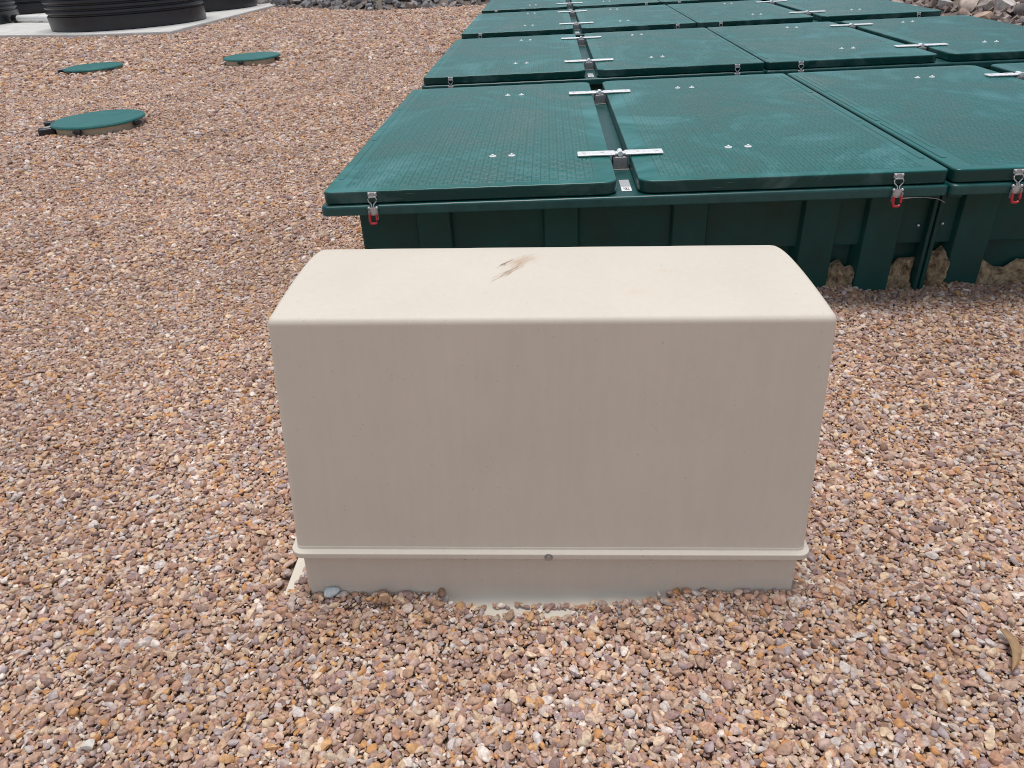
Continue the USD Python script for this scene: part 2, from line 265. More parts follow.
# green glass-fibre lids with moulded basket-weave tread, dust and painted glare in patches, sky sheen painted on top faces
LID_W, LID_L, GAP_H, GAP_S, GAP_R = 1.2205, 2.404, 0.0861, 0.016, 0.4926
def tread_material(name, color, dust):
    c = np.array(color); A = 0.037
    M = lambda t, **k: ('math', {'math_type': t, **k})
    nodes = {'tc': ('texture_coordinate', {}), 's': ('separate_xyz', {}),
             'u': M('divide', value2=A), 'v': M('divide', value2=A), 'fu': M('floor'), 'fv': M('floor'), 'add': M('add'), 'par': M('floored_modulo', value2=2.0),
             'du': M('pingpong', value2=0.5), 'dv': M('pingpong', value2=0.5), 'iu': M('subtract', value1=0.5), 'iv': M('subtract', value1=0.5),
             'sel': ('mix_float', {}), 'mn': M('minimum'), 'mn2': M('minimum'),
             'gr': ('map_range', {'range_type': 'smoothstep', 'from_min': 0.02, 'from_max': 0.11, 'to_min': 0.0, 'to_max': 1.0, 'clamp': True}),
             # the pattern stops 7 cm short of the lid's edge
             'au': M('absolute'), 'av': M('absolute'), 'eu': M('less_than', value2=LID_W / 2 - 0.085), 'ev': M('less_than', value2=LID_L / 2 - 0.05), 'e': M('multiply'),
             'ig': M('subtract', value1=1.0), 'depth': M('multiply'), 'h': M('subtract', value1=1.0),
             'big': ('noise_texture', {'scale': 1.9, 'detail': 6.0, 'roughness': 0.62, 'distortion': 0.9}), 'md': ('mapping', {'scale': (1.0, 0.8, 1.0)}), 'lo': ('vector_math', {'math_type': 'add'}), 'rnd': ('object_info', {}),
             'dr': ('rgb_ramp', ramp((0.52, (0, 0, 0)), (0.74, (dust, dust, dust)))),  # pale patches stand for dust and for glare streaks painted into the colour
             'fine': ('noise_texture', {'scale': 150.0, 'detail': 4.0, 'roughness': 0.7}), 'fr': ('rgb_ramp', ramp((0.35, (0.85, 0.85, 0.85)), (0.7, (1.15, 1.15, 1.15)))),
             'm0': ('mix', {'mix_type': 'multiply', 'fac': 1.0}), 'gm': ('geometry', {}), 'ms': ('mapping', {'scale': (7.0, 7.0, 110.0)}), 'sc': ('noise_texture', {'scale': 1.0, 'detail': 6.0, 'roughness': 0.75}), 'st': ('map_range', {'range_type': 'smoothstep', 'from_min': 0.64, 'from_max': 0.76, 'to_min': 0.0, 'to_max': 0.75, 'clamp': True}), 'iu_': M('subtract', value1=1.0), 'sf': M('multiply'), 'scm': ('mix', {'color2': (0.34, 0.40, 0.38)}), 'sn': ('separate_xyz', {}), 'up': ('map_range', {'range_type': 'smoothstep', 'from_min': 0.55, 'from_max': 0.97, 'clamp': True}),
             'sheen_dust': ('rgb_ramp', ramp((0.36, (0.004, 0.098, 0.080)), (0.52, (0.004, 0.122, 0.108)), (0.66, (0.007, 0.160, 0.160)))), 'cmix': ('mix', {'color1': tuple(c)}),  # sky sheen and dust painted into the colour of upward faces only
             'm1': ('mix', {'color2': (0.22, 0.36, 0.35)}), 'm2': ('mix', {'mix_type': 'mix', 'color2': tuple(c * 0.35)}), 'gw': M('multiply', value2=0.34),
             'rg': ('map_range', {'from_min': 0.3, 'from_max': 0.7, 'to_min': 0.20, 'to_max': 0.40}),
             'b0': ('bump', {'strength': 0.35, 'distance': 0.03}), 'b': ('bump', {'strength': 0.6, 'distance': 0.003}),
             'wob': ('noise_texture', {'scale': 3.0, 'detail': 2.0}),
             'p': ('principled_bsdf', {'specular_ior_level': 0.32})}
    links = [('tc.object', 's.vector'), ('s.x', 'u.value1'), ('s.y', 'v.value1'), ('u.value', 'fu.value1'), ('v.value', 'fv.value1'), ('fu.value', 'add.value1'), ('fv.value', 'add.value2'), ('add.value', 'par.value1'),
             ('u.value', 'du.value1'), ('v.value', 'dv.value1'), ('du.value', 'iu.value2'), ('dv.value', 'iv.value2'), ('par.value', 'sel.fac'), ('iu.value', 'sel.a'), ('iv.value', 'sel.b'),
             ('du.value', 'mn.value1'), ('dv.value', 'mn.value2'), ('mn.value', 'mn2.value1'), ('sel.result', 'mn2.value2'), ('mn2.value', 'gr.value'),
             ('s.x', 'au.value1'), ('s.y', 'av.value1'), ('au.value', 'eu.value1'), ('av.value', 'ev.value1'), ('eu.value', 'e.value1'), ('ev.value', 'e.value2'),
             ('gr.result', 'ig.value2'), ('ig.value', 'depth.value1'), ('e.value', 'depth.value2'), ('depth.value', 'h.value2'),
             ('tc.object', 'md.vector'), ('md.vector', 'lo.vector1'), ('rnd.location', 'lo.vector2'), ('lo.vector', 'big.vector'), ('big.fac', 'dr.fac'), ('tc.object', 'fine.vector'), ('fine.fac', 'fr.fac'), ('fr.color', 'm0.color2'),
             ('gm.true_normal', 'sn.vector'), ('sn.z', 'up.value'), ('big.fac', 'sheen_dust.fac'), ('up.result', 'cmix.fac'), ('sheen_dust.color', 'cmix.color2'), ('cmix.color', 'm0.color1'), ('m0.color', 'm1.color1'), ('dr.color', 'm1.fac'), ('m1.color', 'm2.color1'), ('depth.value', 'gw.value1'), ('gw.value', 'm2.fac'), ('m2.color', 'scm.color1'), ('tc.object', 'ms.vector'), ('ms.vector', 'sc.vector'), ('sc.fac', 'st.value'), ('up.result', 'iu_.value2'), ('iu_.value', 'sf.value1'), ('st.result', 'sf.value2'), ('sf.value', 'scm.fac'), ('scm.color', 'p.base_color'),
             ('big.fac', 'rg.value'), ('rg.result', 'p.roughness'), ('tc.object', 'wob.vector'), ('wob.fac', 'b0.height'), ('b0.normal', 'b.normal'), ('h.value', 'b.height'), ('b.normal', 'p.normal')]
    mat(name, nodes, links)
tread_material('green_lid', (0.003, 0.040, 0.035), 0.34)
simple('green_rim', (0.005, 0.058, 0.054), 0.34, vary=0.2, scale=12)
simple('green_wall', (0.007, 0.052, 0.045), 0.5, vary=0.3, scale=5, spec=0.3)
simple('green_cover', (0.014, 0.125, 0.115), 0.45, vary=0.12, scale=8)
simple('riser_tan', (0.46, 0.38, 0.27), 0.6, vary=0.15, scale=10)
simple('steel', (0.80, 0.80, 0.79), 0.42, metallic=0.3, vary=0.12, scale=60)
simple('latch_steel', (0.45, 0.45, 0.45), 0.42, metallic=0.5, vary=0.25, scale=60)
simple('steel_dull', (0.33, 0.32, 0.31), 0.45, metallic=0.6, vary=0.2, scale=60)
simple('red_plastic', (0.42, 0.018, 0.03), 0.4)
simple('black_plastic', (0.012, 0.012, 0.014), 0.4, vary=0.3, scale=8)
simple('black_tank', (0.011, 0.012, 0.015), 0.36, vary=0.35, scale=2.2)
simple('white_pipe', (0.75, 0.75, 0.73), 0.4, vary=0.05)
simple('concrete', (0.56, 0.55, 0.52), 0.85, vary=0.12, scale=3.5, bump=0.3)
simple('sticker_white', (0.78, 0.77, 0.76), 0.5, vary=0.04)
simple('sticker_grey', (0.42, 0.43, 0.45), 0.4, vary=0.08)
simple('ink', (0.03, 0.03, 0.04), 0.6)
simple('mud', (0.34, 0.26, 0.165), 0.95, vary=0.7, scale=34, bump=1.0, spec=0.1, deep=0.02)
simple('leaf_brown', (0.30, 0.19, 0.10), 0.7, vary=0.3, scale=50, bump=0.4)
simple('bank_soil', (0.14, 0.11, 0.09), 0.95, vary=0.3, scale=6, bump=0.6)

# ------------------------------------------------------------------ the ground
def grid(x0, x1, y0, y1, nx, ny, fz):
    X, Y = np.meshgrid(np.linspace(x0, x1, nx), np.linspace(y0, y1, ny)); Z = fz(X, Y)
    v = np.c_[X.ravel(), Y.ravel(), Z.ravel()]; i = np.arange(nx * ny).reshape(ny, nx)
    a, b, c, d = i[:-1, :-1].ravel(), i[:-1, 1:].ravel(), i[1:, 1:].ravel(), i[1:, :-1].ravel()
    return trimesh.Trimesh(v, np.vstack([np.c_[a, b, c], np.c_[a, c, d]]), process=False)
ground = UsdGeom.Xform.Define(stage, '/World/ground'); tag(ground, kind='structure')
obj('soil', grid(-90, 90, -40, 140, 46, 46, lambda X, Y: 0 * X - 0.010), 'ground_soil', ground, smooth=True)

# ------------------------------------------------------------------ beige fibreglass box on its base
bx = thing('equipment_box', 'beige fibreglass box with rounded top and bottom lip standing on the gravel', 'box', (BOX_X, BOX_Y0, 0), BOX_YAW, roty=BOX_TILT)
R = 0.017
HB, HT, DEPTH, ZR, ZT = 0.621, 0.597, 0.545, 0.158, 0.778
pts = []
for s in (-1, 1):
    pts += [(s * (HB - R), R, ZR + R), (s * (HB - R), DEPTH - R, ZR + R)]
    for q in np.linspace(0, 1, 18):                      # a shallow arch from front to back, rolling over at the back edge
        y = 0.050 + 0.43 * q
        z = ZT - 0.004 + 0.032 * q - 0.024 * q ** 2 - 0.028 * q ** 9
        pts.append((s * (HT * (1 - 0.010 * q - 0.012 * q ** 3) - R), y + R, z - R))
obj('cover', tri(ball_hull(pts, R, 28)), 'beige_cover', bx, smooth=50)
def rim_ring(inset, z, r=0.03): return np.c_[outline(-0.634 + inset, 0.634 - inset, -0.016 + inset, DEPTH + 0.016 - inset, [max(r - inset, 0.004)] * 4, 7), np.full(28, z)]
obj('lip', loft([rim_ring(0.030, 0.152), rim_ring(0.003, 0.152), rim_ring(0, 0.1545), rim_ring(0, 0.1665), rim_ring(0.0006, 0.1682), rim_ring(0.0020, 0.1692), rim_ring(0.0120, 0.1715), rim_ring(0.0134, 0.1724), rim_ring(0.0140, 0.1750), rim_ring(0.0150, 0.178), rim_ring(0.04, 0.179)]), 'beige_cover', bx, smooth=40)
def base_ring(out, z, r=0.02): return np.c_[outline(-0.613 - out, 0.613 + out, 0.0 - out, DEPTH - 0.01 + out, [r + out] * 4, 7), np.full(28, z)]
bm = loft([base_ring(-0.02, 0.157), base_ring(0.0, 0.157), base_ring(0.003, 0.05), base_ring(0.005, 0.030), base_ring(0.009, 0.020), base_ring(0.017, 0.013), base_ring(0.030, 0.0095), base_ring(0.078, 0.007), base_ring(0.080, 0.004), base_ring(0.080, -0.03)][::-1])
low = bm.vertices[:, 2] < 0.06                            # the box leans a little; its foot follows the level ground
bm.vertices[low, 2] += (bm.vertices[low, 0] * math.tan(BOX_TILT) - 0.004) * np.clip((0.06 - bm.vertices[low, 2]) / 0.03, 0, 1)
obj('base', bm, 'beige_base', bx, smooth=50)
bp = box_local(at(548.5, 554, 0.16)); bolt_y = -0.016
bolt = obj('bolt', cat_([moved(trimesh.creation.cylinder(0.0075, 0.005, sections=6, transform=trimesh.transformations.rotation_matrix(math.pi / 2, (1, 0, 0))), (0, -0.0025, 0)),
                         moved(trimesh.creation.cylinder(0.0105, 0.0016, sections=20, transform=trimesh.transformations.rotation_matrix(math.pi / 2, (1, 0, 0))), (0, -0.0002, 0))]), 'steel_dull', bx, loc=(bp[0], bolt_y, 0.1605))
obj('clip', cat_([plain_box(-0.007, 0.007, -0.002, 0.0, -0.012, 0.0)]), 'steel_dull', bx, loc=(bp[0], -0.003, 0.151))

# ------------------------------------------------------------------ the green tanks, each with four hinged lids
POD = np.array([-0.743, 3.044, 0.0]); POD_YAW = -0.0697
LID_Z1, LID_T, RIM_T = 0.588, 0.055, 0.042
LID_Z0 = LID_Z1 - LID_T; RIM_Z1 = LID_Z0 - 0.004; RIM_Z0 = RIM_Z1 - RIM_T
U0 = [0.0, LID_W + GAP_H, 2 * LID_W + GAP_H + GAP_S, 3 * LID_W + 2 * GAP_H + GAP_S]
POD_W = 4 * LID_W + 2 * GAP_H + GAP_S
def pod_local(p):
    q = np.array(p) - POD; c, s = math.cos(POD_YAW), math.sin(POD_YAW)
    return np.array([c * q[0] + s * q[1], -s * q[0] + c * q[1], q[2]])
GROUPT = 'rows of green tanks'
t1 = thing('green_tank', 'nearest green ribbed tank with four hinged lids, right behind the beige box', 'tank', POD, POD_YAW, GROUPT)
# --- body: inner shell, panels proud between ribs, ribs proud of the panels
INS = 0.17; INU = 0.085
obj('shell', rbox(INU + 0.05, POD_W - INU - 0.05, INS + 0.05, LID_L - INS - 0.05, -0.4, RIM_Z0 + 0.01, 0.02), 'green_wall', t1)
def wall_u(px, py=214.0):                      # where a pixel column meets the front wall just below the rim
    d = FW + (px - 512) / F_PX * RT - (py - 384) / F_PX * UP
    n = np.array([-math.sin(POD_YAW), math.cos(POD_YAW), 0]); o = POD + n * (INS - 0.04)
    k = ((o - [0, 0, EYE]) @ n) / (d @ n); return pod_local(np.array([0, 0, EYE]) + d * k)[0]
RIBS = [(wall_u(a, b) , wall_u(c, b)) for a, c, b in ((415, 449, 212), (547, 575, 209), (675, 709, 206), (809, 842, 203), (876, 906, 200), (970, 1004, 196))]
w_ = np.mean([b - a for a, b in RIBS]); RIBS = [((a + b - w_) / 2, (a + b + w_) / 2) for a, b in RIBS]
SEAM = wall_u(941, 203)
for a, b in [(SEAM + (SEAM - q), SEAM + (SEAM - p)) for p, q in RIBS[:4]]:
    if a > RIBS[-1][1] + 0.1 and b < POD_W - INU: RIBS.append((a, b))
RIBS.sort()
def prism_rib(a, b, y_out, y_in, z0, z1, taper=0.025):
    """Moulded rib: narrower at its face than at its root, leaning back a little towards the foot."""
    lo = [(a - taper, y_in, z0), (b + taper, y_in, z0), (b, y_out + 0.012, z0), (a, y_out + 0.012, z0)]
    hi = [(a - taper, y_in, z1), (b + taper, y_in, z1), (b, y_out, z1), (a, y_out, z1)]
    return tri(ball_hull(lo + hi, 0.006, 8))
TOPW = RIM_Z0 + 0.012
edges = [INU + 0.01] + [e for r in RIBS for e in r] + [POD_W - INU - 0.01]
for a, b in RIBS:
    obj('rib', prism_rib(a, b, INS - 0.022, INS + 0.06, -0.3, TOPW), 'green_wall', t1)
for k in range(0, len(edges), 2):
    a, b = edges[k], edges[k + 1]
    if b - a > 0.08:
        obj('wall_panel', rbox(a + (0.0 if k == 0 else -0.004), b + 0.004, INS + 0.005, INS + 0.09, 0.215, TOPW, 0.01), 'green_wall', t1)
for pa, pb, py in ((605, 651, 210), (922, 938, 206), (946, 962, 205)):
    obj('stiffener', rbox(wall_u(pa, py), wall_u(pb, py), INS - 0.03, INS + 0.04, RIM_Z0 - 0.062, TOPW - 0.002, 0.006), 'green_wall', t1)
for v0 in np.arange(0.45, LID_L - 0.3, 0.52):   # ribs along both ends
    for u_out, u_in in ((INU - 0.045, INU + 0.06), (POD_W - INU + 0.045, POD_W - INU - 0.06)):
        q = [(u_out, v0, z) for z in (-0.3, TOPW)] + [(u_out, v0 + 0.16, z) for z in (-0.3, TOPW)] + [(u_in, v0 - 0.02, z) for z in (-0.3, TOPW)] + [(u_in, v0 + 0.18, z) for z in (-0.3, TOPW)]
        obj('rib', tri(ball_hull(q, 0.006, 8)), 'green_wall', t1)
for v0, v1 in ((INS + 0.01, LID_L - INS),):
    obj('wall_panel', rbox(INU + 0.005, INU + 0.07, v0, v1, 0.215, TOPW - 0.001, 0.01), 'green_wall', t1)
    obj('wall_panel', rbox(POD_W - INU - 0.07, POD_W - INU - 0.005, v0, v1, 0.215, TOPW - 0.001, 0.01), 'green_wall', t1)
# the two halves of the body are joined under a narrow strip
obj('joint_strip', cat_([rbox(SEAM - 0.020, SEAM - 0.003, INS - 0.03, INS + 0.03, -0.1, TOPW, 0.004), rbox(SEAM + 0.003, SEAM + 0.020, INS - 0.034, INS + 0.03, -0.1, TOPW, 0.004)]), 'green_wall', t1)
obj('rivet', moved(trimesh.creation.icosphere(1, 0.006), (SEAM - 0.05, INS, 0.30)), 'steel', t1); obj('rivet', moved(trimesh.creation.icosphere(1, 0.006), (SEAM + 0.05, INS, 0.305)), 'steel', t1)
# --- rim: two frames butted at the joint
for a, b in ((-0.016, U0[2] - GAP_S / 2 - 0.0015), (U0[2] - GAP_S / 2 + 0.0015, POD_W + 0.016)):
    obj('rim', plate(a, b, -0.018, LID_L + 0.018, RIM_Z0, RIM_Z1, [0.03] * 4, 0.012), 'green_rim', t1)
# --- lids
LID_C = []
def build_lid(k):
    left = k % 2 == 0                                    # the hinge runs along the right side of a left lid
    cx, cy = U0[k] + LID_W / 2, LID_L / 2; LID_C.append((cx, cy))
    rc = [0.03, 0.06, 0.06, 0.03] if left else [0.06, 0.03, 0.03, 0.06]
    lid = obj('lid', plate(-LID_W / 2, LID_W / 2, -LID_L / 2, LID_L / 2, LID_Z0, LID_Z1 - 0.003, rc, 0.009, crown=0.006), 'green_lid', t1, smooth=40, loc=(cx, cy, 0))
    s = -1 if left else 1
    for x, y0, y1 in ((0.574, -1.02, -0.36), (0.574, -0.30, 0.42), (0.574, 0.48, 1.10), (0.540, -0.86, -0.10), (0.540, -0.02, 0.60), (0.540, 0.66, 1.04)):
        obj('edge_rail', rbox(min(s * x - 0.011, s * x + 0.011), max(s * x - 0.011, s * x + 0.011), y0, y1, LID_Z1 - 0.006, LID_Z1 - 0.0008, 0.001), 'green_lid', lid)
    return lid
lids = [build_lid(k) for k in range(4)]
# studs in pairs
sA = [pod_local(at(492, 155, LID_Z1 + 0.006)), pod_local(at(513.5, 155, LID_Z1 + 0.006))]
sB = [pod_local(at(507, 94.5, LID_Z1 + 0.006)), pod_local(at(521.5, 94.5, LID_Z1 + 0.006))]
STUD = lathe([(0, 0.010), (0.004, 0.010), (0.006, 0.008), (0.007, 0.003), (0.016, 0.0025), (0.017, 0.0), (0, 0.0)], 14)
v1_, v2_ = (sA[0][1] + sA[1][1]) / 2, (sB[0][1] + sB[1][1]) / 2
du_ = LID_W - np.mean([sA[0][0], sA[1][0], sB[0][0], sB[1][0]])         # distance from the hinge side
for k in range(4):
    s = 1 if k % 2 == 0 else -1
    for v in (v1_, v2_):
        for e in (-0.044, 0.044):
            obj('stud', STUD, 'steel', lids[k], loc=(s * (LID_W / 2 - du_) + e, v - LID_L / 2, LID_Z1 + 0.0015))
# hinges across each pair
hv1, hv2 = pod_local(at(620, 152, LID_Z1 + 0.01))[1], pod_local(at(600, 91.5, LID_Z1 + 0.01))[1]
for pair in (0, 2):
    gx = U0[pair] + LID_W + GAP_H / 2
    for v in (hv1, hv2):
        hinge = UsdGeom.Xform.Define(stage, numbered(path_of(t1), 'hinge')); hinge.AddTranslateOp().Set(Gf.Vec3d(gx, v, 0))
        for s in (-1, 1):
            a, b = sorted((s * 0.022, s * 0.192))
            st = rbox(a, b, -0.034, 0.034, LID_Z1 + 0.004, LID_Z1 + 0.011, 0.003)
            st = cat_([st] + [moved(trimesh.creation.cylinder(0.009, 0.005, sections=10), (s * x, 0, LID_Z1 + 0.0125)) for x in (0.08, 0.165)])
            obj('hinge_strap', st, 'steel', hinge)
        obj('knuckle', cat_([tube([(0, -0.03, LID_Z1 + 0.008), (0, 0.03, LID_Z1 + 0.008)], 0.012, 10), plain_box(-0.022, 0.022, -0.02, 0.02, LID_Z1 + 0.0045, LID_Z1 + 0.0095)]), 'steel', hinge)
        obj('bracket', cat_([rbox(-0.034, 0.034, -0.034, 0.034, RIM_Z1 + 0.004, LID_Z1 - 0.004, 0.004), rbox(-0.040, 0.040, -0.05, 0.05, RIM_Z1 - 0.001, RIM_Z1 + 0.004, 0.001)]), 'steel_dull', hinge)
gx = U0[0] + LID_W + GAP_H / 2
lp = pod_local(at(625, 182, RIM_Z1))
st = obj('sticker', plain_box(-0.021, 0.021, -0.03, 0.03, 0, 0.0012), 'sticker_white', t1, loc=(gx, 0.085, RIM_Z1 + 0.0004))
obj('print', cat_([plain_box(-0.011, -0.007, -0.002, 0.017, 0.0012, 0.0016), plain_box(-0.003, 0.003, -0.002, 0.017, 0.0012, 0.0016), plain_box(0.007, 0.011, 0.002, 0.017, 0.0012, 0.0016), plain_box(-0.008, 0.012, -0.018, -0.010, 0.0012, 0.0016)]), 'ink', st)
obj('sticker', plain_box(-0.021, 0.021, -0.05, 0.05, 0, 0.0010), 'sticker_grey', t1, loc=(gx, 0.167, RIM_Z1 + 0.0004), label='grey printed sticker')
# latches on the front of every lid
def ring_loop(pts, r): return tube(pts, r, 6)
def build_latch(u):
    lt = UsdGeom.Xform.Define(stage, numbered(path_of(t1), 'latch')); lt.AddTranslateOp().Set(Gf.Vec3d(u, 0, 0))
    obj('keeper', cat_([rbox(-0.019, 0.019, -0.006, 0.002, LID_Z1 - 0.026, LID_Z1 - 0.008, 0.002), rbox(-0.016, 0.016, -0.014, -0.004, LID_Z1 - 0.030, LID_Z1 - 0.024, 0.002)] +
                       [moved(trimesh.creation.icosphere(1, 0.006), (s * 0.013, -0.006, LID_Z1 - 0.014)) for s in (-1, 1)]), 'latch_steel', lt)
    zt = LID_Z1 - 0.027; zb = RIM_Z1 - 0.006
    obj('wire_loop', cat_([ring_loop([(s * 0.004, -0.025, zb), (s * 0.004, -0.020, zb + 0.010), (s * 0.016, -0.016, zt - 0.016), (s * 0.018, -0.015, zt - 0.008), (s * 0.014, -0.014, zt), (0, -0.014, zt + 0.001)], 0.0025) for s in (-1, 1)]), 'latch_steel', lt)
    zc = RIM_Z1 - 0.012
    obj('plate', cat_([rbox(-0.017, 0.017, -0.026, -0.016, zc - 0.030, zc + 0.004, 0.003)] + [moved(trimesh.creation.icosphere(1, 0.0065), (s * 0.016, -0.024, zc + 0.003)) for s in (-1, 1)]), 'latch_steel', lt)
    q = -0.034
    obj('side_bar', cat_([rbox(s * 0.017 - 0.003, s * 0.017 + 0.003, q, -0.020, zc - 0.045, zc - 0.006, 0.002) for s in (-1, 1)]), 'steel_dull', lt)
    obj('handle', tube([(-0.015, q, zc - 0.022), (-0.016, q - 0.004, zc - 0.044), (-0.012, q - 0.006, zc - 0.058), (0.004, q - 0.006, zc - 0.059), (0.012, q - 0.005, zc - 0.055), (0.014, q - 0.004, zc - 0.044), (0.014, q, zc - 0.022)], 0.0052, 8), 'red_plastic', lt)
    return lt
LAT = []
for px, py in ((372.5, 196), (898, 178), (1017, 175)):
    d = FW + (px - 512) / F_PX * RT - (py - 384) / F_PX * UP; n = np.array([-math.sin(POD_YAW), math.cos(POD_YAW), 0])
    LAT.append(pod_local(np.array([0, 0, EYE]) + d * (((POD - [0, 0, EYE]) @ n) / (d @ n)))[0])
for u in LAT + [POD_W - (LAT[2] - U0[2])]: build_latch(u)
def front_plane(px, py, v):
    d = FW + (px - 512) / F_PX * RT - (py - 384) / F_PX * UP; n = np.array([-math.sin(POD_YAW), math.cos(POD_YAW), 0]); o = POD + n * v
    return pod_local(np.array([0, 0, EYE]) + d * (((o - [0, 0, EYE]) @ n) / (d @ n)))
cb = [front_plane(px, py, v) for px, py, v in ((902, 198.5, -0.03), (912, 197.6, -0.02), (926, 197.4, -0.01), (938, 198.8, 0.0), (945, 202.5, 0.03))]
obj('tie_cable', tube(cb, 0.0018, 6), 'steel_dull', t1)
# earth and roots clinging to the foot of the wall, between the ribs
def mud(seed, u0, u1, h):
    nu, nz = 40, 30
    U, Z = np.meshgrid(np.linspace(0, 1, nu), np.linspace(0, 1, nz)); w = (u1 - u0); sx = w / 0.10
    N = lambda a, b, c: meshkit.fbm(np.stack([U * sx * a, Z * b, 0 * U + seed * 3.17 + c], -1), 4, seed)
    top = 0.42 + 0.85 * np.repeat(meshkit.fbm(np.stack([U[:1] * sx * 1.5, 0 * U[:1] + seed, 0 * U[:1]], -1), 2, seed + 2), nz, 0)
    lump = np.clip(N(1.6, 1.3, 0) - 0.30, 0, 1); fibre = N(9.0, 1.6, 5) - 0.5; fine = N(14, 12, 9) - 0.5
    edge = np.clip(np.minimum(U, 1 - U) * sx * 5, 0, 1) ** 0.5 * np.clip((1.0 - Z) * 5, 0, 1) ** 0.5
    D = (0.010 + 0.19 * lump * (1 - 0.35 * Z) + 0.045 * fibre + 0.022 * fine) * edge
    front = np.c_[(u0 + U * w + 0.006 * fine).ravel(), (INS + 0.028 - D).ravel(), (-0.03 + (h + 0.03) * Z * top + 0.008 * fine).ravel()]
    back = front.copy(); back[:, 1] = INS + 0.075
    i = np.arange(nu * nz).reshape(nz, nu); a, b, c, d = i[:-1, :-1].ravel(), i[:-1, 1:].ravel(), i[1:, 1:].ravel(), i[1:, :-1].ravel()
    f = np.vstack([np.c_[a, b, c], np.c_[a, c, d]]); N_ = nu * nz
    return trimesh.Trimesh(np.vstack([front, back]), np.vstack([f, f[:, ::-1] + N_]), process=False)
bays = [(edges[k], edges[k + 1]) for k in range(0, len(edges), 2)]
for s, (a, b) in enumerate(bays):
    if a > 1.6 and b - a > 0.08:
        spans = [(a, b)] if not (a < SEAM < b) else [(a, SEAM - 0.03), (SEAM + 0.03, b)]
        for (p, q) in spans: obj('dirt_clump', mud(int(s * 3 + p * 10), p - 0.012, q + 0.012, 0.135 + 0.03 * (s % 2)), 'mud', t1, smooth=True)
step = LID_L + GAP_R; n_ = np.array([-math.sin(POD_YAW), math.cos(POD_YAW), 0])
for r_, lab in ((1, 'second green tank from the front, its lid fronts showing above the nearest lids'), (2, 'third green tank from the front, thin in view, between the second and the farthest'),
                (3, 'farthest green tank, cut off by the top edge of the photo')):
    dup(t1, POD + n_ * step * r_, POD_YAW, lab)

# ------------------------------------------------------------------ round access lids on risers
GROUPM = 'round green access lids in the gravel'
MH = [((-4.02, 7.86), 0.437, 'nearest round green lid, on a low tan riser with a black fitting at its left', 0.085, (190, 268, 345)),
      ((-6.17, 12.40), 0.425, 'low round green lid in front of the concrete pad, left of the far two', 0.06, (195, 245, 265, 330)),
      ((-3.68, 12.28), 0.42, 'round green lid nearest to the green tanks, right of the far two', 0.095, (262, 345))]
for k, ((x, y), r, lab, hgt, clips) in enumerate(MH):
    t = thing('access_lid', lab, 'access lid', (x, y, 0), 0.3 * k, GROUPM)
    obj('riser', lathe([(0, -0.1), (r - 0.035, -0.1), (r - 0.03, hgt - 0.03), (r - 0.02, hgt - 0.018), (0, hgt - 0.018)], 48), 'riser_tan', t)
    ld = obj('lid', lathe([(0, hgt - 0.017), (r - 0.012, hgt - 0.017), (r, hgt - 0.012), (r + 0.002, hgt), (r - 0.006, hgt + 0.012), (r - 0.03, hgt + 0.017), (r * 0.55, hgt + 0.024), (0, hgt + 0.028)], 64), 'green_cover', t)
    obj('hub', lathe([(0, 0), (0.05, 0), (0.046, 0.002), (0, 0.003)], 24), 'green_cover', ld, loc=(0, 0, hgt + 0.0262))
    for a in clips:
        a = math.radians(a) - 0.3 * k; c, s = math.cos(a), math.sin(a)
        cl = cat_([rbox(-0.012, 0.035, -0.03, 0.03, hgt - 0.055, hgt - 0.006, 0.008), tube([(0.02, -0.04, hgt - 0.03), (0.03, 0.04, hgt - 0.03)], 0.014, 8)])
        cl.apply_transform(trimesh.transformations.rotation_matrix(a, (0, 0, 1))); obj('clip', moved(cl, ((r - 0.012) * c, (r - 0.012) * s, 0)), 'black_plastic', t)
    if k < 2:
        a = math.radians(209 if k == 0 else 212) - 0.3 * k; c, s = math.cos(a), math.sin(a)
        vt = cat_([rbox(-0.075, 0.075, -0.06, 0.06, 0.0, 0.08 if k == 0 else 0.04, 0.02), tube([(0.02, 0, 0.06), (-0.10, 0, 0.07)], 0.03, 10)] + ([moved(rbox(-0.05, 0.05, -0.045, 0.045, 0.06, 0.115, 0.015), (-0.045, -0.12, 0))] if k == 0 else []))
        vt.apply_transform(trimesh.transformations.rotation_matrix(a, (0, 0, 1))); obj('fitting', moved(vt, ((r + 0.045) * c, (r + 0.045) * s, -0.005)), 'black_plastic', t)

# ------------------------------------------------------------------ concrete pad and the black water tanks
def flat(px, py, z): return at(px, py, z)[:2]
PADZ = 0.075
pad_poly = Polygon([flat(-160, 43, PADZ), flat(0, 35.2, PADZ), flat(85, 34.6, PADZ), flat(170, 31.5, PADZ), flat(282, 3.2, PADZ), flat(330, -9, PADZ), (-6.2, 34), (-24, 34)])
pp = np.array(pad_poly.exterior.coords)[:-1]
if not pad_poly.exterior.is_ccw: pp = pp[::-1]
pb = Polygon(pp).buffer(-0.012, join_style=2)
padm = trimesh.creation.extrude_polygon(Polygon(pp), PADZ + 0.3 - 0.012, engine='earcut'); padm.apply_translation((0, 0, -0.3))
padt = trimesh.creation.extrude_polygon(pb, 0.012, engine='earcut'); padt.apply_translation((0, 0, PADZ - 0.012))
o = obj('concrete_pad', cat_([padm, padt]), 'concrete', smooth=False); tag(o, kind='structure')
